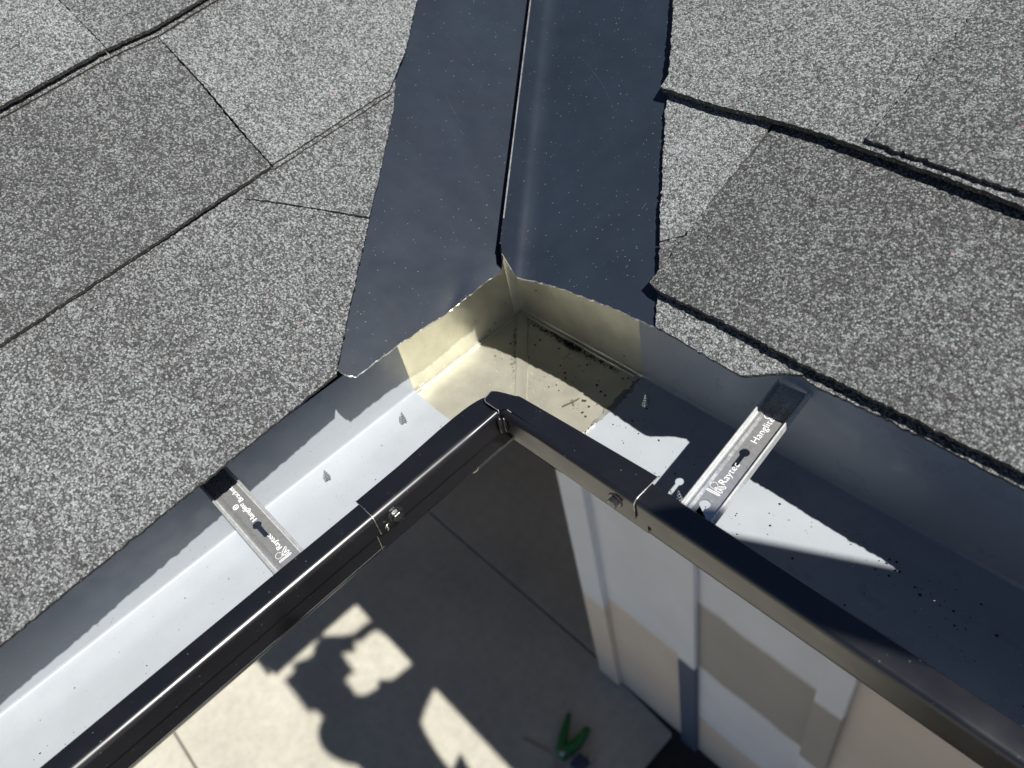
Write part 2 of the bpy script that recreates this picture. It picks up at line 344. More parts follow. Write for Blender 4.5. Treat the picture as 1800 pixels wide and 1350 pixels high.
# third course
shingle(RA, NA, [(A_END, .318), (-.2913, .3259), (-.2639, .3286), (-.2209, .3324), (-.1757, .3366), (-.171, .3366), (-.1690, .53), (A_END, .53)], SH[2], roofA, .33, .165, top0=.0112, lift=.0018, thick=.0030)
shingle(RA, NA, [(-.1702, .3366), (-.1286, .3357), (-.0768, .343), (-.0347, .3462), (vA(.349), .349), (vA(.53), .53), (-.1682, .53)], SH[1], roofA, .33, .165, top0=.0112, lift=.0016, thick=.0030)
shingle(RA, NA, [(A_END, .3160), (-.2639, .3262), (-.1757, .3340), (-.1286, .3333), (-.0768, .340), (-.03, .345), (-.03, .37), (A_END, .37)], SH[1], roofA, .33, .165, top0=.0064, thick=.0020)
# right slope: the starter strip
shingle(RB, NB, [(.1929, .0084), (.2062, -.0114), (.2371, -.013), (.2741, -.015), (.2769, -.0143), (.2966, -.0013), (.3065, .0029), (.318, .03), (.318, .06), (.175, .06)], SH[2], roofB, 0, EB_, top0=.0042, top1=.0042, thick=.0034, jit=.0003)
shingle(RB, NB, [(.3068, .0020), (.3169, .0002), (.3458, .0010), (.3821, .0008), (.4311, -.0006), (.60, -.001), (.60, .06), (.3188, .06), (.3188, .03)], SH[1], roofB, 0, EB_, top0=.0036, top1=.0036, thick=.0034, jit=.0004)
for x0 in (.601, 1.0, 1.4, 1.8):
    shingle(RB, NB, [(x0, -.001), (min(B_END, x0+.399), -.001), (min(B_END, x0+.399), .06), (x0, .06)], SH[1], roofB, 0, EB_, top0=.0036, top1=.0036, thick=.0034, step=.012)
# right slope, first course: pale base corner, small sliver, dark tab
shingle(RB, NB, [(.1699, .0445), (.1828, .0552), (.1838, .0605), (.1834, .0953), (.1852, .136), (.1842, .19), (.0996-.027, .19), (.0996, .1472), (.1206, .1154), (.1495, .0732)], SH[3], roofB, 0, EB_, top0=.0082, top1=.0050, jit=.0005)
shingle(RB, NB, [(.1706, .0432), (.1834, .0255), (.1854, .02), (.1858, .0323), (.1849, .0590), (.1836, .0543)], SH[1], roofB, 0, EB_, top0=.0078, top1=.0050, jit=.0005)
shingle(RB, NB, [(.1862, .0118), (.1938, .0094), (.2423, .0089), (.3076, .0058), (.3547, .0052), (.3947, .0042), (.4294, .0040), (.52, .0040), (.52, .19), (.1862, .19), (.1870, .136), (.1851, .0953), (.1855, .0631), (.1866, .0323), (.1864, .0167)], SH[0], roofB, 0, EB_, top0=.0098, lift=.0030, jit=.00035)
# second course, two layers at the right
shingle(RB, NB, [(.0891, .1585), (.1393, .1561), (.1829, .1575), (.219, .1575), (.2566, .155), (.3182, .1502), (.3578, .1458), (.47, .144), (.47, .34), (vB(.34), .34), (.0383, .2434), (.0673, .2016), (.087, .1721)], SH[2], roofB, .155, .157, top0=.0100, lift=.0036, jit=.00035)
shingle(RB, NB, [(.2557, .1593), (.2882, .1561), (.316, .154), (.3545, .1519), (.46, .149), (.46, .34), (.262, .34), (.2555, .166)], SH[1], roofB, .155, .157, top0=.0128, lift=.0046, thick=.0026, jit=.0005)
# the rest of both slopes, beyond the picture
def course(R, NV, lo, hi, s0, E, parent, k):
    a = lo(s0) if callable(lo) else lo; b_ = hi(s0) if callable(hi) else hi
    cuts = [a]
    while cuts[-1] < b_-.30: cuts.append(cuts[-1] + random.uniform(.17, .34))
    cuts.append(b_)
    for i in range(len(cuts)-1):
        l, r = cuts[i]+(.0006 if i else 0), cuts[i+1]
        l2 = lo(s0+E+.03) if (i == 0 and callable(lo)) else l
        r2 = hi(s0+E+.03) if (i == len(cuts)-2 and callable(hi)) else r
        shingle(R, NV, [(l, s0), (r, s0), (r2, s0+E+.03), (l2, s0+E+.03)], SH[(i*3+k*2+random.randint(0, 1)) % 4], parent, s0, E, top0=.0102+.0008*(i % 2), lift=.002, step=.012)
course(RB, NB, .5205, B_END, .004, EB_, roofB, 0)
course(RB, NB, .4705, B_END, .146, EB_, roofB, 1)
s = .312; k = 2
while s < S_MAX:
    course(RB, NB, vB, B_END, s, EB_, roofB, k); s += EB_; k += 1
s = .497; k = 3
while s < S_MAX:
    course(RA, NA, A_END, vA, s, .165, roofA, k); s += .165; k += 1

# ------------------------------------------------------------------ valley flashing with a centre rib
val = empty('valley_flashing', tuple(V0)); tag(val, 'dark charcoal metal valley flashing with a raised centre rib between the shingle slopes', 'flashing')
outA = [(-.2074, .0088), (-.207, .0044), (-.2009, -.0042), (-.1634, -.0034), (-.135, -.0052), (-.1091, -.0065), (-.0881, -.0058), (-.072, -.0046), (-.0616, -.0064), (-.0560, -.0060)]
outB = [(.0787, -.0245), (.0865, -.0226), (.1289, -.0162), (.1697, -.0126), (.204, -.0113), (.24, -.0105)]
ta = [(.762*(y+.045)+.6476*s_, -.6476*(y+.045)+.762*s_) for y, s_ in outA]          # (t, c)
tb = [(-.579*(x-.0533)+.8153*s_+.0157, .8153*(x-.0533)+.579*s_) for x, s_ in outB]
def interp(lst, c):
    l = sorted(lst, key=lambda q: q[1])
    if c <= l[0][1]: return l[0][0]
    for (t0, c0), (t1, c1) in zip(l, l[1:]):
        if c <= c1: return t0+(t1-t0)*(c-c0)/(c1-c0+1e-9)
    return l[-1][0]
def vpt(side, c, t, off=.0008):
    return V0 + VD*t + (VEA if side == 'A' else VEB)*c + (NA if side == 'A' else NB)*off
T_END = 1.75
def dent(side, c, dt):
    return (.0016*math.exp(-((c-.030)/.006)**2) - .0010*math.exp(-((c-.044)/.007)**2))*math.exp(-(dt/.014)**2) if side == 'A' else 0.0
def pan(side, cs, tfun):
    ts_extra = [.004, .009, .016, .03, .06, .1, .16, .25, .4, .7, 1.1, T_END]
    v = []; f = []; cols = len(ts_extra)+1
    low = []
    for c in cs:
        t0 = tfun(c) + random.uniform(-.0007, .0007)
        low.append((c, t0))
        for j in range(cols):
            t = t0 if j == 0 else max(t0, 0)*0 + (t0 + (T_END-t0)*(ts_extra[j-1]/T_END))
            bend = 0.0
            if c < .045: bend = -.0012*max(0, 1-(t-t0)/.02)*(1-c/.045)
            wob = noise.noise(Vector((c*20, t*9, 3 if side == 'A' else 8)))*.0005 + dent(side, c, t-t0)
            v.append(vpt(side, c, t, .0009+bend+wob))
    for i in range(len(cs)-1):
        for j in range(cols-1):
            q = (i*cols+j, (i+1)*cols+j, (i+1)*cols+j+1, i*cols+j+1)
            f.append(q if side == 'B' else q[::-1])
    o = obj('flashing_pan', v, f, M_VALLEY, val, None, True)
    # underside and bright snipped edge
    obj('underside', [p_ - (NA if side == 'A' else NB)*.0009 for p_ in v], [q_[::-1] for q_ in f], M_BLACK, o, None, True)
    ev = []; ef = []
    for i, (c, t0) in enumerate(low):
        nrm = NA if side == 'A' else NB
        p = vpt(side, c, t0, .0009 + (-.0012*(1-c/.045) if c < .045 else 0)+noise.noise(Vector((c*20, t0*9, 3 if side == 'A' else 8)))*.0005+dent(side, c, 0))
        wv = random.uniform(.2, 1.0)
        ev += [p + VD*(.0006*wv) + nrm*.00025, p - VD*.0003*wv - nrm*.0001, p - nrm*(.0009+.0012*random.random())]
    for i in range(len(low)-1):
        a = i*3
        ef += [(a, a+1, a+4, a+3), (a+1, a+2, a+5, a+4)]
    obj('snipped_edge', ev, ef, M_CUT, o)
    return o
csA = [.0052, .008, .012] + [.012+.0022*i for i in range(1, 47)] + [.12, .15]
csB = [.0240, .0255] + [.0255+.0022*i for i in range(1, 45)] + [.13, .16]
pan('A', csA, lambda c: interp(ta, c)); pan('B', csB, lambda c: interp(tb, c))
# rib: steep left face, crest, right face, soft foot
prof = [('A', .0052, .0009), ('A', .0050, .0024), ('A', .0052, .0190), ('A', .0047, .0207), ('A', .0036, .0212), ('A', .0024, .0203), ('B', .0045, .0085), ('B', .0088, .0044), ('B', .0125, .0026), ('B', .0168, .0014), ('B', .0205, .0010), ('B', .0240, .0009)]
v = []; f = []
tt = [0, .01, .03, .08, .2, .5, 1.0, T_END]
for i, (sd_, c, hh) in enumerate(prof):
    u = i/(len(prof)-1); t0 = interp(ta, .0052)*(1-u)+interp(tb, .0240)*u + (.017 if 2 <= i <= 4 else .010 if i in (1, 5) else .004 if i == 6 else 0)
    for t in tt: v.append(V0 + VD*(t0+(T_END-t0)*(t/T_END)) + (VEA if sd_ == 'A' else VEB)*c + (NA if sd_ == 'A' else NB)*.0009*(0) + VN*hh)
nn = len(tt)
for i in range(len(prof)-1):
    for j in range(nn-1): f.append((i*nn+j, (i+1)*nn+j, (i+1)*nn+j+1, i*nn+j+1))
rib = obj('rib', v, f, M_VALLEY, val, None, True); fixnormals(rib); sharp(rib, 55)
ev = []; ef = []
for i in range(len(prof)):
    p = v[i*nn]; ev += [p + VN*.0003 - VD*.0002, p - VD*.0008 - VN*.0006]
for i in range(len(prof)-1): ef.append((i*2, i*2+1, i*2+3, i*2+2))
obj('snipped_edge', ev, ef, M_CUT, rib)
strip_c = [V0 + VD*(.02+1.7*i/40) + VEA*.0040 + VN*.02145 for i in range(41)]
v = []; f = []
for i, p in enumerate(strip_c):
    wd_ = .0005*(1+.35*noise.noise(Vector((i*.7, 0, 0))))
    v += [p+VEA*wd_-VN*.0001, p-VEA*wd_-VN*.0001]
    if i: f.append((2*i-2, 2*i-1, 2*i+1, 2*i))
obj('crest_highlight', v, f, mat_paint('crest_highlight_paint', (0.30, 0.30, 0.30), 0.35, metallic=0.5, smudge=0.4, smudge_scale=90), rib)  # pale strip along the crest, a sun highlight put in as colour
# long scratches in the paint
M_SCR = mat_paint('scratched_paint', (0.055, 0.065, 0.08), 0.45, smudge=0.5, smudge_scale=120)
def scratch(side, c0, t0, c1, t1, bow, wd=.00022):
    v = []; f = []
    for i in range(15):
        u = i/14; c = c0+(c1-c0)*u+bow*math.sin(math.pi*u); t = t0+(t1-t0)*u; w_ = wd*(.15+math.sin(math.pi*u))
        wob = noise.noise(Vector((c*20, t*9, 3 if side == 'A' else 8)))*.0005
        v += [vpt(side, c, t-w_, .00118+wob), vpt(side, c, t+w_, .00118+wob)]
        if i: f.append((2*i-2, 2*i-1, 2*i+1, 2*i))
    obj('scratch', v, f, M_SCR, val)
for a in (('A', .074, .165, .050, .118, .004), ('A', .080, .29, .060, .33, .006), ('A', .040, .20, .046, .15, -.002), ('B', .045, .20, .085, .10, .006), ('B', .050, .30, .062, .18, -.004), ('B', .030, .13, .034, .05, .001), ('B', .070, .35, .10, .27, .004)):
    scratch(*a)
# ------------------------------------------------------------------ gutters
H = .0818; DZB = .0035
inner = [(0, -.011), (0, -.03), (0, -.06), (0, -H+.0078), (.0003, -H+.0064), (.0010, -H+.0054), (.0021, -H+.0048), (.0060, -H+.0040), (.012, -H+.0026), (.018, -H+.0010), (.026, -H), (.06, -H), (.094, -H),
         (.099, -H+.0015), (.108, -.073), (.117, -.064), (.1240, -.0560), (.1275, -.0500), (.1283, -.0470), (.1285, -.0240), (.1300, -.0205), (.1375, -.0186), (.14, -.0168), (.14, -.0040), (.1397, -.0025), (.1389, -.0013), (.1378, -.0005), (.1364, 0),
         (.130, .0001), (.1240, 0), (.1234, -.0008), (.1237, -.0030), (.1285, -.0034)]
SPLIT = [i for i, q in enumerate(inner) if q == (.1283, -.0470)][0]
def gut(name, prof, u0, u1, frame, mats, parent, thick=.0007, outside=True, stations=None):
    """bent sheet: prof in (outward, z); frame maps (u, o, z) to the world. inner faces mats[0], outer faces mats[1], ends mats[2]"""
    n = len(prof); P = [Vector(q) for q in prof]; nor = []
    for i in range(n):
        t = (P[min(i+1, n-1)]-P[max(i-1, 0)]).normalized(); nor.append(Vector((t.y, -t.x)))   # points to the outer side
    st = stations or [u0, u1]
    v = []; f = []; idx = []
    for u in st:
        for i in range(n): v.append(frame(u, P[i].x, P[i].y))
        for i in range(n): q = P[i]+nor[i]*thick; v.append(frame(u, q.x, q.y))
    m = 2*n
    for k in range(len(st)-1):
        for i in range(n-1):
            a = k*m+i; f.append((a, a+1, a+1+m, a+m)); idx.append(1 if outside else 0)
            b2 = a+n; f.append((b2, b2+m, b2+1+m, b2+1)); idx.append(0)
    for k in (0, len(st)-1):
        for i in range(n-1):
            a = k*m+i; f.append((a, a+n, a+n+1, a+1)); idx.append(2)
    for i in (0, n-1):
        for k in range(len(st)-1): f.append((k*m+i, (k+1)*m+i, (k+1)*m+i+n, k*m+i+n)); idx.append(1)
    o = obj(name, v, f, mats, parent, idx, True); fixnormals(o); sharp(o, 33); return o
FA = lambda u, o, z: Vector((o, -u, z))
def FB(u, o, z): return Vector((u, -o, z + DZB*max(0, min(1, (z+.07)/.06)) if o > .09 else z))
# trough part (light inside) and front part (black) share one bent sheet: the sheet's outer face is black, so the lip that curls back shows black
iF = 21
gutA = empty('gutter', (.07, -.34, -.08)); tag(gutA, 'left metal gutter, sunlit pale grey inside with black front, under the smooth lit shingles', 'gutter', 'roof gutters')
gutB = empty('gutter', (.9, -.07, -.08)); tag(gutB, 'right metal gutter, mostly in dark shade inside with black front, above the siding wall', 'gutter', 'roof gutters')
flip = lambda pr: pr
def gutter(parent, frame, u0, u1, ztop):
    # profile normal: moving back->floor->front the left side is inside
    st = [u0+(u1-u0)*i/12 for i in range(13)]
    gut('trough', [(0, ztop)]+inner[1:SPLIT+1], u0, u1, frame, [M_BLACK, M_INSIDE, M_CUT], parent, stations=st)
    gut('front_lip', inner[SPLIT:], u0, u1, frame, [M_BLACK, M_INSIDE, M_CUT], parent, stations=st)
gutter(gutA, FA, .134, .555, -.011)
gutter(gutB, FB, .1502, B_END, .027)
cap = plate('end_cap', [FA(.5555, o_, z_) for o_, z_ in inner[:-4]], (0, -.001, 0), [M_BLACK, M_BLACK], gutA)
cap = plate('end_cap', [FB(B_END+.0005, o_, z_) for o_, z_ in inner[:-4]], (.001, 0, 0), [M_BLACK, M_BLACK], gutB)

# ------------------------------------------------------------------ inside corner (box mitre)
mit = empty('gutter_corner', (.08, -.08, -.08)); tag(mit, 'inside gutter corner piece with gold bare metal interior and black lip', 'gutter corner')
def mitre_sheet(name, prof, uA, uB, mats, dz=lambda side, o, z: z, thick=.0007, off=0.0):
    n = len(prof); P = [Vector(q) for q in prof]; nor = []
    for i in range(n):
        t = (P[min(i+1, n-1)]-P[max(i-1, 0)]).normalized(); nor.append(Vector((t.y, -t.x)))
    v = []; f = []; idx = []
    stA = [1, .6, .3, 0]
    rows = []
    for kk in range(7):
        for layer in (0, 1):
            for i in range(n):
                q = P[i]+nor[i]*thick*layer
                if kk < 3: w_ = stA[kk]; u = uA*w_ + q.x*(1-w_); p = Vector((q.x, -u, q.y))
                elif kk == 3: p = Vector((q.x, -q.x, q.y))
                else: w_ = stA[6-kk]; u = uB*w_ + q.x*(1-w_); p = Vector((u, -q.x, q.y))
                fr = [0, .2, .35, .5, .65, .8, 1][kk]
                p.z = dz(fr, q.x, p.z); v.append(p)
    m = 2*n
    for k in range(6):
        for i in range(n-1):
            a = k*m+i; f.append((a, a+1, a+1+m, a+m)); idx.append(1)
            b2 = a+n; f.append((b2, b2+m, b2+1+m, b2+1)); idx.append(0)
    for k in (0, 6):
        for i in range(n-1): a = k*m+i; f.append((a, a+n, a+n+1, a+1)); idx.append(2)
    for i in (0, n-1):
        for k in range(6): f.append((k*m+i, (k+1)*m+i, (k+1)*m+i+n, k*m+i+n)); idx.append(0)
    o = obj(name, v, f, mats, mit, idx, True); fixnormals(o); sharp(o, 30); return o
b0 = -.0012; hz = -H-.0012
mtrough = [(b0, .004), (b0, -.03), (b0, hz+.005), (b0+.0010, hz+.0034), (b0+.0024, hz+.0030), (b0+.0036, hz+.0020), (.006, hz+.0014), (.014, hz+.0007), (.024, hz), (.06, hz), (.096, hz), (.101, hz+.002), (.110, -.073), (.1195, -.064), (.1255, -.0560), (.1298, -.0470)]
mitre_sheet('trough', mtrough, .165, .178, [M_BLACK, M_GOLD, M_GOLD])
def dzm(fr, o, z): return z + DZB*max(0, min(1, (z+.07)/.06))*max(0, min(1, (fr-.45)/.2))
x1 = .1413
mfront = [(.1298, -.0470), (.1300, -.0240), (.1315, -.0208), (.1388, -.0190), (x1, -.0170), (x1, -.0028), (x1-.0003, -.0012), (x1-.0011, .0001), (x1-.0023, .0010), (x1-.0038, .0013)]
mitre_sheet('front_face', mfront, .2560, .2645, [M_BLACK, M_BLACK, M_CUT], dzm)
def lip(name, pts, z0, z1, parent):
    o = plate(name, [(x, y, z0 if i in z1 else z0) for i, (x, y) in enumerate(pts)], (0, 0, -.0007), [M_BLACK, M_BLACK], parent); return o
lipA = lip('lip', [(.1208, -.256), (.1205, -.2186), (.1186, -.180), (.1184, -.165), (.1187, -.156), (.1193, -.1490), (.1202, -.1440), (.1214, -.1400), (.1229, -.1365), (.1246, -.1340), (.1300, -.1320), (x1-.0038, -.1377), (x1-.0038, -.256)], .0014, (), mit)
zB = .0013+DZB
lipB = lip('lip', [(.1246, -.1334), (.1262, -.1318), (.1288, -.1303), (.132, -.1290), (.1364, -.1274), (.1424, -.1254), (.1447, -.1240), (.1493, -.1236), (.1919, -.1214), (.2645, -.1180), (.2645, -x1+.0038), (.146, -x1+.0038), (.1438, -.1402), (.1424, -.1425), (.1400, -.1428), (.1297, -.1429), (.1275, -.1420), (.1261, -.1402), (.1256, -.1370)], zB+.0004, (), mit)
# bright snipped edges of the lip pieces
def strip(name, pts, wid, up, mat, parent):
    v = []; f = []
    for i, p in enumerate(pts):
        p = Vector(p); t = (Vector(pts[min(i+1, len(pts)-1)])-Vector(pts[max(i-1, 0)])).normalized()
        side = t.cross(Vector(up)).normalized()
        v += [p-side*wid/2, p+side*wid/2]
    for i in range(len(pts)-1): f.append((2*i, 2*i+1, 2*i+3, 2*i+2))
    o = obj(name, v, f, mat, parent); return o
strip('snipped_edge', [(.1249, -.1328, zB+.0007), (.1256, -.1370, zB+.0007), (.1261, -.1402, zB+.0007), (.1275, -.1420, zB+.0007), (.1297, -.1429, zB+.0007), (.1400, -.1428, zB+.0007), (.1424, -.1425, zB+.0007), (.1436, -.1430, zB-.0002), (.1432, -.1445, zB-.0012)], .0006, (0, 0, 1), M_CUT, lipB)
tube('snipped_edge', [(.1206, -.2560, .0013), (x1-.0038, -.2562, .0016), (x1-.0022, -.2562, .0012), (x1-.0009, -.2563, .0003), (x1+.0001, -.2563, -.0010), (x1+.0004, -.2565, -.0028), (x1+.0004, -.2567, -.0172)], .00033, M_CUT, lipA, 5)
tube('snipped_edge', [(.1306, -.2567, -.0230), (.1304, -.2570, -.0300), (.1303, -.2575, -.0400), (.1300, -.2580, -.0475)], .00033, M_CUT, lipA, 5)
tube('snipped_edge', [(.2640, -.1172, zB-.0012), (.2652, -.1170, zB+.0004), (.2650, -.1190, zB+.0009), (.2650, -x1+.0038, zB+.0006), (.2650, -x1+.0020, zB+.0001), (.2650, -x1+.0008, zB-.0010), (.2650, -x1-.0003, zB-.0034), (.2650, -x1-.0004, -.0128)], .00042, M_CUT, lipB, 5)
# sealant tab in the inner corner, lap seams and crease beads
tab = tube('corner_tab', [(.1432, -.1440, .0005), (.1442, -.1448, -.002), (.1448, -.1452, -.008), (.1446, -.1450, -.014), (.1440, -.1444, -.0165)], [.0008, .0020, .0022, .0020, .0006], M_SEAL, mit, 8)
tab2 = tube('corner_tab', [(.1466, -.1428, .0005), (.1476, -.1432, -.004), (.1478, -.1434, -.011), (.1470, -.1428, -.0155)], [.0005, .0014, .0015, .0005], M_BLACK, mit, 7)
# diagonal lap seam on the floor and vertical lap in the corner
d = Vector((1, -1, 0)).normalized(); sdv = Vector((1, 1, 0)).normalized()
v = []; prof_s = [(-.0058, .0003), (-.0052, .0010), (-.0036, .0012), (.0036, .0014), (.0046, .0016), (.0054, .0003)]
f = []
for kk in range(9):
    for sx, zz in prof_s: v.append(Vector((.003, -.003, hz+.0004)) + d*(.14*kk/8) + sdv*(sx+.0012+.0004*math.sin(kk*1.9)) + Vector((0, 0, zz + (.0022 if kk == 0 else 0))))
for kk in range(8):
    for i in range(5): f.append((kk*6+i, kk*6+i+1, (kk+1)*6+i+1, (kk+1)*6+i))
seam = obj('lap_seam', v, f, M_GOLD, mit, None, True); fixnormals(seam); sharp(seam, 40)
v = [(b0+.0005, -.0078, z) for z in (-.0, hz+.004)] + [(b0+.0016, -.0072, z) for z in (0, hz+.004)] + [(b0+.0018, -.0016, z) for z in (0, hz+.004)] + [(b0+.0032, -.0004, z) for z in (0, hz+.004)] + [(b0+.0036, .0012, z) for z in (0, hz+.004)]
f = [(2*i, 2*i+1, 2*i+3, 2*i+2) for i in range(4)]
seam2 = obj('lap_seam', v, f, M_GOLD, mit, None, True); fixnormals(seam2)
tube('crease_bead', [(b0+.0022, -.006-.1272*i/10, hz+.0032+.0003*math.sin(i*2.1)) for i in range(11)], .0011, M_GOLD, mit, 8)
tube('crease_bead', [(.006+.137*i/10, -b0-.0034, hz+.0032+.0003*math.sin(i*1.7)) for i in range(11)], .0011, M_GOLD, mit, 8)

def lump(name, c, r, mat, parent, sq=(1, 1, .6), seed=0, sub=2):
    bm = bmesh.new(); bmesh.ops.create_icosphere(bm, subdivisions=sub, radius=1)
    for q in bm.verts:
        k = 1+.45*noise.noise(q.co*1.7+Vector((seed*3.1, 0, 0)))
        q.co = Vector((q.co.x*sq[0], q.co.y*sq[1], q.co.z*sq[2]))*k*r+Vector(c)
    o = obj(name, [q.co.copy() for q in bm.verts], [tuple(x.index for x in fc.verts) for fc in bm.faces], mat, parent, None, True); bm.free(); return o
# sealant smear across the right joint
bm_v = []; bm_f = []
sm = [(.1502, -.0035), (.1460, -.006), (.1452, -.022), (.1462, -.040), (.1470, -.058), (.1500, -.066), (.1512, -.05), (.1510, -.03), (.1512, -.01)]
plate('sealant_smear', [(x+random.uniform(-.0006, .0006), y, -H+.0004+.0010*(1 if y > -.012 else 0)) for x, y in resample(sm, .004, .0006)], (0, 0, -.0012), [M_SEALG, M_SEALG], mit)
for i in range(9):
    lump('sealant_blob', (.1500+random.uniform(-.0015, .0012), -.062-.0022*i, -H+.0008), random.uniform(.0008, .0019), M_SEALW, mit, (1, 1.3, .5), i, 1)
for i in range(5):
    lump('sealant_blob', (.1485+random.uniform(-.002, .002), -.004-.004*i, -H+.0018-.0002*i), random.uniform(.0016, .0028), M_SEALG, mit, (1, 1.2, .5), i+20, 2)
for i in range(4):
    lump('sealant_blob', (.0012+.001*i, -.134+random.uniform(-.001, .001), -H+.0040-.0004*i), random.uniform(.0007, .0014), M_SEALW, mit, (1, 1, .6), i+40, 1)

# ------------------------------------------------------------------ hanger brackets with stamped lettering
def text_mesh(body, size, extrude=.00012, bold=0.0):
    cu = bpy.data.curves.new('t', 'FONT'); cu.body = body; cu.size = size; cu.extrude = extrude; cu.offset = bold; cu.resolution_u = 3
    cu.align_x = 'LEFT'
    o = bpy.data.objects.new('t', cu); C.objects.link(o); dg = bpy.context.evaluated_depsgraph_get(); dg.update()
    me = bpy.data.meshes.new_from_object(o.evaluated_get(dg)); bpy.data.objects.remove(o); bpy.data.curves.remove(cu)
    vs = [q.co.copy() for q in me.vertices]; fs = [tuple(p.vertices) for p in me.polygons]; bpy.data.meshes.remove(me)
    return vs, fs
def curve_plate(splines, thick):
    cu = bpy.data.curves.new('c', 'CURVE'); cu.dimensions = '2D'; cu.fill_mode = 'BOTH'; cu.extrude = thick/2
    for pts in splines:
        s_ = cu.splines.new('POLY'); s_.points.add(len(pts)-1); s_.use_cyclic_u = True
        for q, (x, y) in zip(s_.points, pts): q.co = (x, y, 0, 1)
    o = bpy.data.objects.new('c', cu); C.objects.link(o); dg = bpy.context.evaluated_depsgraph_get(); dg.update()
    me = bpy.data.meshes.new_from_object(o.evaluated_get(dg)); bpy.data.objects.remove(o); bpy.data.curves.remove(cu)
    vs = [q.co.copy() for q in me.vertices]; fs = [tuple(p.vertices) for p in me.polygons]; bpy.data.meshes.remove(me)
    return vs, fs
def keyhole(px, py, r=.0034, sl=.0125, sw=.0017):
    pts = []
    a0 = math.asin(sw/r)
    # circle centre at (px,py); slot runs towards -x
    for i in range(19):
        th = (math.pi-a0) - (2*math.pi-2*a0)*i/18
        pts.append((px+r*math.cos(th), py+r*math.sin(th)))
    for i in range(7):
        th = -math.pi/2 - math.pi*i/6
        pts.append((px-sl+sw*math.cos(th), py+sw*math.sin(th)))
    return pts
def bracket(label, origin, back_dir, holes, ks, L0, L1, ts=1.0):
    """local frame: X towards the back wall, Y towards the reader's up, origin on the gutter's back wall line"""
    ex = Vector(back_dir).normalized(); ey = Vector((0, 0, 1)).cross(ex); ez = Vector((0, 0, 1)); O = Vector(origin)
    root = empty('hanger_bracket', tuple(O)); tag(root, label, 'bracket', 'gutter hanger brackets')
    W = lambda p: O + ex*p[0] + ey*p[1] + ez*p[2]
    hw = .0088
    vs, fs = curve_plate([[(-L1, -hw), (-L0, -hw), (-L0, hw), (-L1, hw)]] + [keyhole(-k_, -.0004) for k_ in holes], .0008)
    web = obj('web', [W((q.x, q.y, q.z)) for q in vs], fs, M_ZINC, root); fixnormals(web)
    # side flanges folded up with a rolled outer edge, and a stiffening rib
    def prism(name, prof, parent):
        n = len(prof); v = [W((-L1, y, z)) for y, z in prof]+[W((-L0, y, z)) for y, z in prof]
        f = [(i, (i+1) % n, (i+1) % n+n, i+n) for i in range(n)]+[tuple(range(n-1, -1, -1)), tuple(range(n, 2*n))]
        o = obj(name, v, f, M_ZEDGE if name == 'flange' else M_ZINC, parent, None, True); fixnormals(o); sharp(o, 30); return o
    for sg in (1, -1):
        prism('flange', [(sg*hw, -.0003), (sg*(hw+.0009), .0004), (sg*(hw+.0013), .0030), (sg*(hw+.0019), .0037), (sg*(hw+.0027), .0030), (sg*(hw+.0029), -.0040), (sg*(hw+.0022), -.0042), (sg*(hw+.0020), .0020), (sg*(hw+.0012), -.0006), (sg*hw, -.0009)], root)
    prism('stiffening_rib', [(hw-.0001, .0004), (hw-.0010, .0013), (hw-.0024, .0015), (hw-.0036, .0009), (hw-.0044, .0004)], root)
    # lettering, reading from the lip to the back wall
    def put(vs, fs, x, y, name='lettering'):
        obj(name, [W((x+q.x, y+q.y, .00055+q.z)) for q in vs], fs, M_INK, root)
    o_logo, o_ray, o_hang, o_reg, o_brk = ks
    vs, fs = text_mesh('Raytec', .0066, bold=-.00011); sx = .0195*ts/max(q.x for q in vs)
    put([Vector((q.x*sx, q.y*ts, q.z)) for q in vs], fs, -o_ray, -.0030)
    vs, fs = text_mesh('Hanglite', .0066, bold=-.00011); sx = .0245*ts/max(q.x for q in vs)
    put([Vector((q.x*sx, q.y*ts, q.z)) for q in vs], fs, -o_hang, -.0032)
    vs, fs = text_mesh('Bracket', .0064, bold=-.00011); sx = .0210*ts/max(q.x for q in vs)
    put([Vector((q.x*sx, q.y*ts, q.z)) for q in vs], fs, -o_brk, -.0052)
    # circled mark
    ring = [(.0021*math.cos(2*math.pi*i/20), .0021*math.sin(2*math.pi*i/20)) for i in range(20)]; ring2 = [(x*.80, y*.80) for x, y in ring]
    vs, fs = curve_plate([ring, ring2], .00024); put(vs, fs, -o_reg, .0022, 'circled_mark')
    vs, fs = text_mesh('T', .0026); put(vs, fs, -o_reg-.0008, .0013, 'circled_mark')
    # outlined R emblem: stem, bowl, leg
    def stroke(pts, wd=.00042, closed=False):
        n = len(pts); out = []
        for i in range(n if closed else n-1):
            a = Vector(pts[i]); b2 = Vector(pts[(i+1) % n]); t = (b2-a).normalized(); s_ = Vector((-t.y, t.x))*wd/2
            out.append([tuple(a-s_-t*wd/2), tuple(b2-s_+t*wd/2), tuple(b2+s_+t*wd/2), tuple(a+s_-t*wd/2)])
        return out
    quads = stroke([(0, 0), (.0011, 0), (.0011, .0092), (0, .0092)], closed=True)
    quads += stroke([(.0024, 0), (.0040, 0), (.0040, .0036), (.0062, 0), (.0081, 0), (.0055, .0042), (.0024, .0042)], closed=True)
    quads += stroke([(.0024, .0042), (.0024, .0050), (.0042, .0052)])
    quads += stroke([(.0052+.0024*math.cos(a_), .0068+.0024*math.sin(a_)) for a_ in [2*math.pi*i/14 for i in range(14)]], closed=True)
    v = []; f = []
    for q in quads:
        b2 = len(v); v += [W((-o_logo+x, y-.0046, .00062)) for x, y in q]; f.append((b2, b2+1, b2+2, b2+3))
    obj('emblem', v, f, M_INK, root)
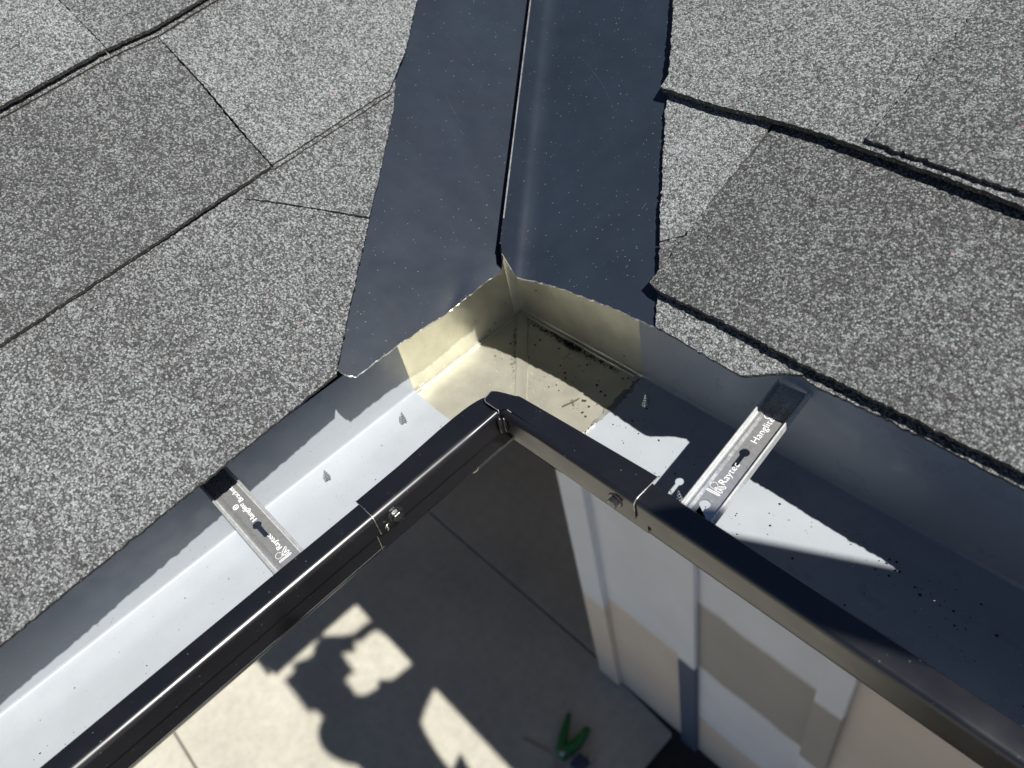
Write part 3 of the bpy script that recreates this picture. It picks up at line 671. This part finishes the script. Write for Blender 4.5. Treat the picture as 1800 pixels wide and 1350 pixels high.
    # hook over the back of the front lip
    hk, hf = boxvf(0, 1, 0, 1, 0, 1)
    obj('hook', [W((-L1-.0105+.0105*a, -hw+2*hw*b2, -.0012+.0011*c)) for a, b2, c in hk], hf, M_ZINC, root)
    return root
bd = Vector((-.092, 1, 0)).normalized()
bracket('bright metal hanger bracket across the right gutter beside a keyhole of light', (.2859, -.0005, -.0008), bd, [.0660, .1130], (.1035, .0955, .0565, .0320, .0315), .0015, .1235)
bracket('bright metal hanger bracket across the sunlit left gutter, lettering upside down', (.0, -.3122, -.0052), (-1, 0, 0), [.0760], (.1150, .1060, .0720, .0505, .0495), .0015, .1235, .84)

# ------------------------------------------------------------------ screws
def hexscrew(label, p, axis):
    root = empty('hex_screw', tuple(p)); tag(root, label, 'screw', 'hex head screws on the gutter lip')
    ax = Vector(axis).normalized(); a = ax.orthogonal().normalized(); b2 = ax.cross(a); P = Vector(p)
    def ring(r, h_, n=24, ph=0): return [P+ax*h_+(a*math.cos(2*math.pi*i/n+ph)+b2*math.sin(2*math.pi*i/n+ph))*r for i in range(n)]
    def stack(name, rs, n, mat, ph=0):
        v = []; f = []
        for r, h_ in rs: v += ring(r, h_, n, ph)
        for k_ in range(len(rs)-1):
            for i in range(n): f.append((k_*n+i, k_*n+(i+1) % n, (k_+1)*n+(i+1) % n, (k_+1)*n+i))
        f.append(tuple((len(rs)-1)*n+i for i in range(n)))
        o = obj(name, v, f, mat, root, None, True); fixnormals(o); sharp(o, 25); return o
    stack('washer', [(.0058, 0), (.0058, .0008), (.0052, .0012), (.0040, .0013)], 24, M_BSCREW)
    stack('head', [(.0040, .0012), (.0041, .0045), (.0038, .0049), (.0030, .0050)], 6, M_BSCREW, .35)
    v = []; f = []
    sl = (a*.8+b2*.6).normalized(); sn = ax.cross(sl)
    for s1 in (-1, 1):
        bb = len(v)
        v += [P+ax*.00505+sn*(s1*.0007)-sl*.0029, P+ax*.00505+sn*(s1*.0007)+sl*.0029, P+ax*.0051+sn*(s1*.0004)+sl*.0027, P+ax*.0051+sn*(s1*.0004)-sl*.0027]; f.append((bb, bb+1, bb+2, bb+3))
    obj('slot', v, f, M_BSCREW, root)
    return root
hexscrew('black hex screw on the left lip beside a bright metal curl', (x1+.0002, -.2420, -.0092), (1, 0, 0))
hexscrew('black hex screw on the right lip in front of the siding wall', (.2495, -x1-.0002, -.0070), (0, -1, 0))
def screwtip(label, p, lean=(0, 0)):
    root = empty('screw_tip', tuple(p)); tag(root, label, 'screw', 'screw points through the gutter floor')
    v = []; f = []; n = 12; rows = 30
    for i in range(rows):
        t = i/(rows-1); z = .0140*t
        for k_ in range(n):
            th = 2*math.pi*k_/n
            core = .0022*(1-t**1.5)+.0002
            thr = .0013*(1-t*.75)*max(0, math.cos(2*math.pi*(t*6)-th))**3
            v.append(Vector(p)+Vector((math.cos(th)*(core+thr)+lean[0]*z, math.sin(th)*(core+thr)+lean[1]*z, z)))
    for i in range(rows-1):
        for k_ in range(n): f.append((i*n+k_, i*n+(k_+1) % n, (i+1)*n+(k_+1) % n, (i+1)*n+k_))
    f.append(tuple((rows-1)*n+k_ for k_ in range(n)))
    obj('thread', v, f, M_SCREW, root, None, True)
    # punched burr round the hole
    v = []; f = []
    for i in range(16):
        th = 2*math.pi*i/16; r2 = .0031*(1+.2*noise.noise(Vector((math.cos(th)*2, math.sin(th)*2, p[0]*90)))); 
        v += [Vector(p)+Vector((math.cos(th)*r2, math.sin(th)*r2, -.0004)), Vector(p)+Vector((math.cos(th)*.0022, math.sin(th)*.0022, .0008))]
    for i in range(16): f.append((2*i, 2*((i+1) % 16), 2*((i+1) % 16)+1, 2*i+1))
    obj('burr', v, f, M_SCREW, root)
screwtip('screw point in the sunlit left gutter nearest the gold corner', (.0175, -.1625, -H+.0004), (.1, .1))
screwtip('screw point in the sunlit left gutter nearest the left bracket', (.0150, -.2425, -H+.0006), (.1, .05))
screwtip('screw point in the shaded right gutter beside the gold corner', (.1690, -.0210, -H+.0002), (.05, .1))
screwtip('screw point half hidden between right bracket and black lip', (.2510, -.0800, -H+.0002), (-.2, .1))

# curl of metal, twig, grit
sh = tube('metal_shaving', [(x1+.0012, -.2490, -.0120), (x1+.0022, -.2502, -.0105), (x1+.0026, -.2518, -.0108), (x1+.0020, -.2528, -.0130), (x1+.0024, -.2516, -.0112), (x1+.0030, -.2512, -.0135), (x1+.0026, -.2520, -.0155)], .00055, M_CUT, None, 5)
tag(sh, 'tiny bright curl of drilled metal stuck beside the left hex screw', 'metal shaving')
tw = empty('twig', (.1206, -.0544, -H)); tag(tw, 'thin forked twig lying on the gold gutter floor', 'twig')
tube('stem', [(.1160, -.0640, -H+.0012), (.1195, -.0560, -H+.0020), (.1215, -.0490, -H+.0016)], .0005, M_STRAW, tw, 5)
tube('stem', [(.1170, -.0540, -H+.0010), (.1200, -.0550, -H+.0024), (.1232, -.0575, -H+.0010)], .00035, M_STRAW, tw, 5)
def grit(name, label, spots, mat):
    v = []; f = []
    for (x, y, z, r) in spots:
        b2 = len(v); k_ = [random.uniform(.6, 1.35) for _ in range(6)]; a0 = random.uniform(0, 6.28); ca, sa = math.cos(a0), math.sin(a0)
        for (dx, dy, dz_), s_ in zip(((1, 0, 0), (0, 1, 0), (-1, 0, 0), (0, -1, 0), (0, 0, .9), (0, 0, -.3)), k_):
            v.append((x+(dx*ca-dy*sa)*r*s_, y+(dx*sa+dy*ca)*r*s_, z+dz_*r*s_))
        f += [(b2+i, b2+(i+1) % 4, b2+4) for i in range(4)] + [(b2+(i+1) % 4, b2+i, b2+5) for i in range(4)]
    o = obj(name, v, f, mat); tag(o, label, 'grit', kind='stuff'); return o
sp = []
for i in range(230):      # drift along the right crease of the corner
    x = random.triangular(.008, .148, .055); sp.append((x, -.0042-abs(random.gauss(0, .0022)), hz+.0022, random.uniform(.0003, .0011)))
for i in range(34):
    x = random.gauss(.073, .006); sp.append((x, -.0048-abs(random.gauss(0, .0018)), hz+.0026, random.uniform(.0010, .0022)))
for i in range(120):      # along the floor seam
    t = random.triangular(.006, .10, .02); k_ = random.gauss(-.0062, .0012); sp.append((.003+d.x*t+sdv.x*k_, -.003+d.y*t+sdv.y*k_, hz+.0008, random.uniform(.0002, .0007)))
for i in range(60): sp.append((random.uniform(.02, .145), random.uniform(-.06, -.006), hz+.0006, random.choice((.0003, .0005, .0008, .0013))))
grit('roof_grit', 'black roof grit collected along the gold corner crease', sp, M_DIRT)
sp = []
for i in range(150):
    x = random.uniform(.155, .62); y = -random.triangular(.004, .12, .045); sp.append((x, y, -H+.0004+(.002 if y > -.012 else 0), random.choice((.0003, .0004, .0005, .0007, .0011))))
for i in range(50):
    sp.append((random.gauss(.40, .03), -abs(random.gauss(.035, .012)), -H+.0005, random.choice((.0003, .0005, .0009))))
grit('roof_grit', 'dark specks of grit on the right gutter floor', sp, M_DIRT)
sp = [(random.uniform(.006, .10), -random.uniform(.14, .54), -H+.001, random.choice((.0002, .0003, .0004, .0006))) for i in range(70)]
grit('roof_grit', 'fine dark specks on the sunlit left gutter floor', sp, M_DIRT)
sp = [(.060+random.gauss(0, .03), -.060+random.gauss(0, .03), hz+.0006, random.uniform(.0002, .0005)) for i in range(220)]
sp = [q for q in sp if .02 < q[0] < .12 and -.12 < q[1] < -.02]
grit('sawdust', 'pale sawdust specks on the gold corner floor', sp, M_SEALW)
sp = [(random.uniform(.16, .60), -random.uniform(.012, .11), -H+.0004, random.choice((.00025, .0004, .0005))) for i in range(90)]
grit('metal_filings', 'bright metal filings on the right gutter floor', sp, M_CUT)

# ------------------------------------------------------------------ things on the patio
M_GREEN = mat_paint('green_grip_plastic', (0.009, 0.14, 0.032), 0.45)
M_BLUE = mat_paint('dark_blue_case', (0.03, 0.04, 0.09), 0.5)
M_STEEL = mat_paint('tool_steel', (0.42, 0.42, 0.44), 0.35, metallic=0.8)
sn = empty('tin_snips', (-.44, .09, -2.5)); tag(sn, 'green handled snips lying open on the shaded patio below', 'snips')
def hpath(pts): return [Vector((x, y, -2.5+z)) for x, y, z in pts]
tube('handle', hpath([(-.425, .070, .020), (-.455, .090, .022), (-.478, .125, .020), (-.498, .160, .018), (-.520, .200, .014)]), [.014, .019, .017, .013, .008], M_GREEN, sn, 10)
tube('handle', hpath([(-.455, .075, .020), (-.432, .105, .024), (-.425, .140, .022), (-.428, .175, .020), (-.434, .208, .016)]), [.014, .021, .020, .017, .011], M_GREEN, sn, 10)
tube('pivot', hpath([(-.437, .080, .002), (-.437, .080, .040)]), .010, M_STEEL, sn, 12)
for sg in (1, -1):
    plate('jaw', [(-.437+.008*sg, .086, -2.476+.003*sg), (-.425, .060, -2.476+.003*sg), (-.395+.010*sg, .015, -2.476+.003*sg), (-.400, .015, -2.476+.003*sg), (-.445+.004*sg, .060, -2.476+.003*sg)], (0, 0, -.004), [M_STEEL, M_STEEL], sn)
tp = empty('tape_measure', (-.36, .11, -2.5)); tag(tp, 'small blue and silver tool beside the green snips on the patio', 'tool')
o = obj('case', *boxvf(-.395, -.350, .070, .125, -2.499, -2.455), M_BLUE, tp); bev(o, .01, 3)
o = obj('clip', *boxvf(-.365, -.345, .1255, .150, -2.498, -2.470), M_STEEL, tp); bev(o, .004, 2)
ms = plate('metal_strip', [(-.589, .020, -2.497), (-.585, .034, -2.497), (-.530, .052, -2.497), (-.478, .070, -2.497), (-.480, .056, -2.497), (-.532, .038, -2.497)], (0, 0, -.0025), [M_STEEL, M_STEEL], None)
tag(ms, 'narrow bent strip of scrap metal on the patio left of the snips', 'metal scrap')

# ------------------------------------------------------------------ the photographer on a ladder, whose shadow falls on gutter and patio
M_SKIN = mat_paint('skin', (0.45, 0.27, 0.19), 0.5); M_SHIRT = mat_paint('navy_work_shirt', (0.03, 0.035, 0.05), 0.85); M_TROU = mat_paint('grey_work_trousers', (0.07, 0.065, 0.06), 0.9)
M_CAP = mat_paint('black_cap', (0.02, 0.02, 0.02), 0.8); M_BOOT = mat_paint('brown_boot', (0.08, 0.045, 0.025), 0.7); M_PHONE = mat_paint('phone_glass', (0.01, 0.01, 0.012), 0.1); M_ALU = mat_paint('dark_fibreglass', (0.018, 0.018, 0.02), 0.6)
def skin(name, nodes, edges, mat, parent, root=0, sub=2):
    me = bpy.data.meshes.new(name); off = parent.location if parent else Vector((0, 0, 0))
    me.from_pydata([tuple(Vector(q[:3])-off) for q in nodes], edges, []); me.materials.append(mat)
    o = bpy.data.objects.new(name, me); C.objects.link(o); o.parent = parent
    m = o.modifiers.new('skin', 'SKIN'); m.use_smooth_shade = True
    for i, q in enumerate(nodes):
        sv = me.skin_vertices[0].data[i]; r = q[3]; sv.radius = (r, q[4] if len(q) > 4 else r); sv.use_root = (i == root)
    s_ = o.modifiers.new('sub', 'SUBSURF'); s_.levels = sub; s_.render_levels = sub
    return o
pe = empty('person', (.95, -.42, -1.05)); tag(pe, 'person in dark shirt and cap, seen only as a shadow on the patio', 'person')
UP = LS*.32
phone_c = CAM - fwd*.012 + right*.052 + UP
hR = phone_c + right*.075 - fwd*.006; hL = phone_c - right*.072 - fwd*.010 + down*.012
body = [(.91, -.42, -.22, .13, .10), (.87, -.41, .0, .12, .095), (.84, -.395, .22, .13, .10), (.83, -.40, .36, .09, .075), (.828, -.425, .45, .05), (.822, -.445, .52, .062, .07), (.818, -.460, .60, .082, .092), (.822, -.462, .67, .075, .08),
        (.885, -.245, .37, .062), (.741, -.014, .20, .040), (.545, -.150, .372, .027), (hR.x, hR.y, hR.z, .026),
        (.785, -.535, .37, .060), (.630, -.475, .14, .040), (.470, -.392, .345, .027), (hL.x, hL.y, hL.z, .026),
        (.93, -.33, -.30, .085), (.80, -.30, -.68, .060), (.93, -.28, -1.05, .045), (.83, -.26, -1.09, .035),
        (.96, -.51, -.30, .085), (.84, -.54, -.68, .060), (.96, -.55, -1.05, .045), (.86, -.55, -1.09, .035)]
ed = [(0, 1), (1, 2), (2, 3), (3, 4), (4, 5), (5, 6), (6, 7), (3, 8), (8, 9), (9, 10), (10, 11), (3, 12), (12, 13), (13, 14), (14, 15), (0, 16), (16, 17), (17, 18), (18, 19), (0, 20), (20, 21), (21, 22), (22, 23)]
def raised(q, k): return (q[0]+UP.x*k, q[1]+UP.y*k, q[2]+UP.z*k) + tuple(q[3:])
for i_, k_ in ((9, 1), (10, 1), (13, .38), (14, 1)): body[i_] = raised(body[i_], k_)
skin('body', body, ed, M_SKIN, pe)
for hh, dr in ((hR, 1), (hL, -1)):
    for i in range(4):
        b_ = hh + down*(.012*(i-1.5)) ; tube('finger', [b_, b_ - right*dr*.018 + fwd*.004, b_ - right*dr*.034 + fwd*.002], [.0085, .008, .006], M_SKIN, pe, 7)
    tube('thumb', [hh - down*.02, hh - right*dr*.02 - fwd*.014 - down*.01, hh - right*dr*.038 - fwd*.016], [.010, .0095, .007], M_SKIN, pe, 7)
sk = [(q[0], q[1], q[2], q[3]+.014, (q[4] if len(q) > 4 else q[3])+.014) for q in body]
skin('shirt', [sk[0], sk[1], sk[2], sk[3], sk[8], sk[9], raised((.558, -.141, .362, .034), 1), sk[12], sk[13], raised((.53, -.418, .28, .040), .8), (.915, -.42, -.33, .145, .115)], [(0, 1), (1, 2), (2, 3), (3, 4), (4, 5), (5, 6), (3, 7), (7, 8), (8, 9), (0, 10)], M_SHIRT, pe)
skin('trousers', [sk[0], sk[16], sk[17], sk[18], sk[20], sk[21], sk[22]], [(0, 1), (1, 2), (2, 3), (0, 4), (4, 5), (5, 6)], M_TROU, pe)
skin('cap', [(.820, -.462, .67, .10, .10), (.820, -.463, .715, .075, .075), (.745, -.425, .66, .06, .012)], [(0, 1), (0, 2)], M_CAP, pe)
for i in (18, 22):
    q = body[i]; r_ = body[i+1]; skin('boot', [(q[0], q[1], q[2]+.02, .058), (q[0]+.01, q[1], q[2]-.03, .05), (r_[0]-.02, r_[1], r_[2]-.005, .045)], [(0, 1), (1, 2)], M_BOOT, pe)
ph = empty('phone', tuple(phone_c)); tag(ph, 'black phone held level in both hands by the person on the ladder', 'phone')
v = []
for dz_ in (-.004, .004):
    for a, b_ in ((-.078, -.037), (.078, -.037), (.078, .037), (-.078, .037)): v.append(phone_c + right*a + down*(b_+.018) + fwd*dz_)
bev(obj('case', v, [(0, 1, 2, 3), (7, 6, 5, 4), (0, 4, 5, 1), (1, 5, 6, 2), (2, 6, 7, 3), (3, 7, 4, 0)], M_PHONE, ph), .003, 2)
la = empty('ladder', (1.0, -.42, -2.5)); tag(la, 'dark fibreglass ladder standing on the patio beneath the person', 'ladder')
for yy in (-.64, -.20):
    tube('rail', [(1.12, yy, -2.5), (.86, yy, -.75)], .025, M_ALU, la, 6, False)
    tube('rail', [(.55, yy+.02*(1 if yy < -.4 else -1), -2.5), (.84, yy+.02*(1 if yy < -.4 else -1), -.76)], .022, M_ALU, la, 6, False)
for i in range(5):
    t = (i+1)/6.0; zz = -2.5+1.75*t; xx = 1.12-.26*t
    o = obj('tread', *boxvf(xx-.06, xx+.03, -.63, -.21, zz-.02, zz), M_ALU, la)
o = obj('tread', *boxvf(.78, 1.02, -.63, -.21, -1.165, -1.135), M_ALU, la)
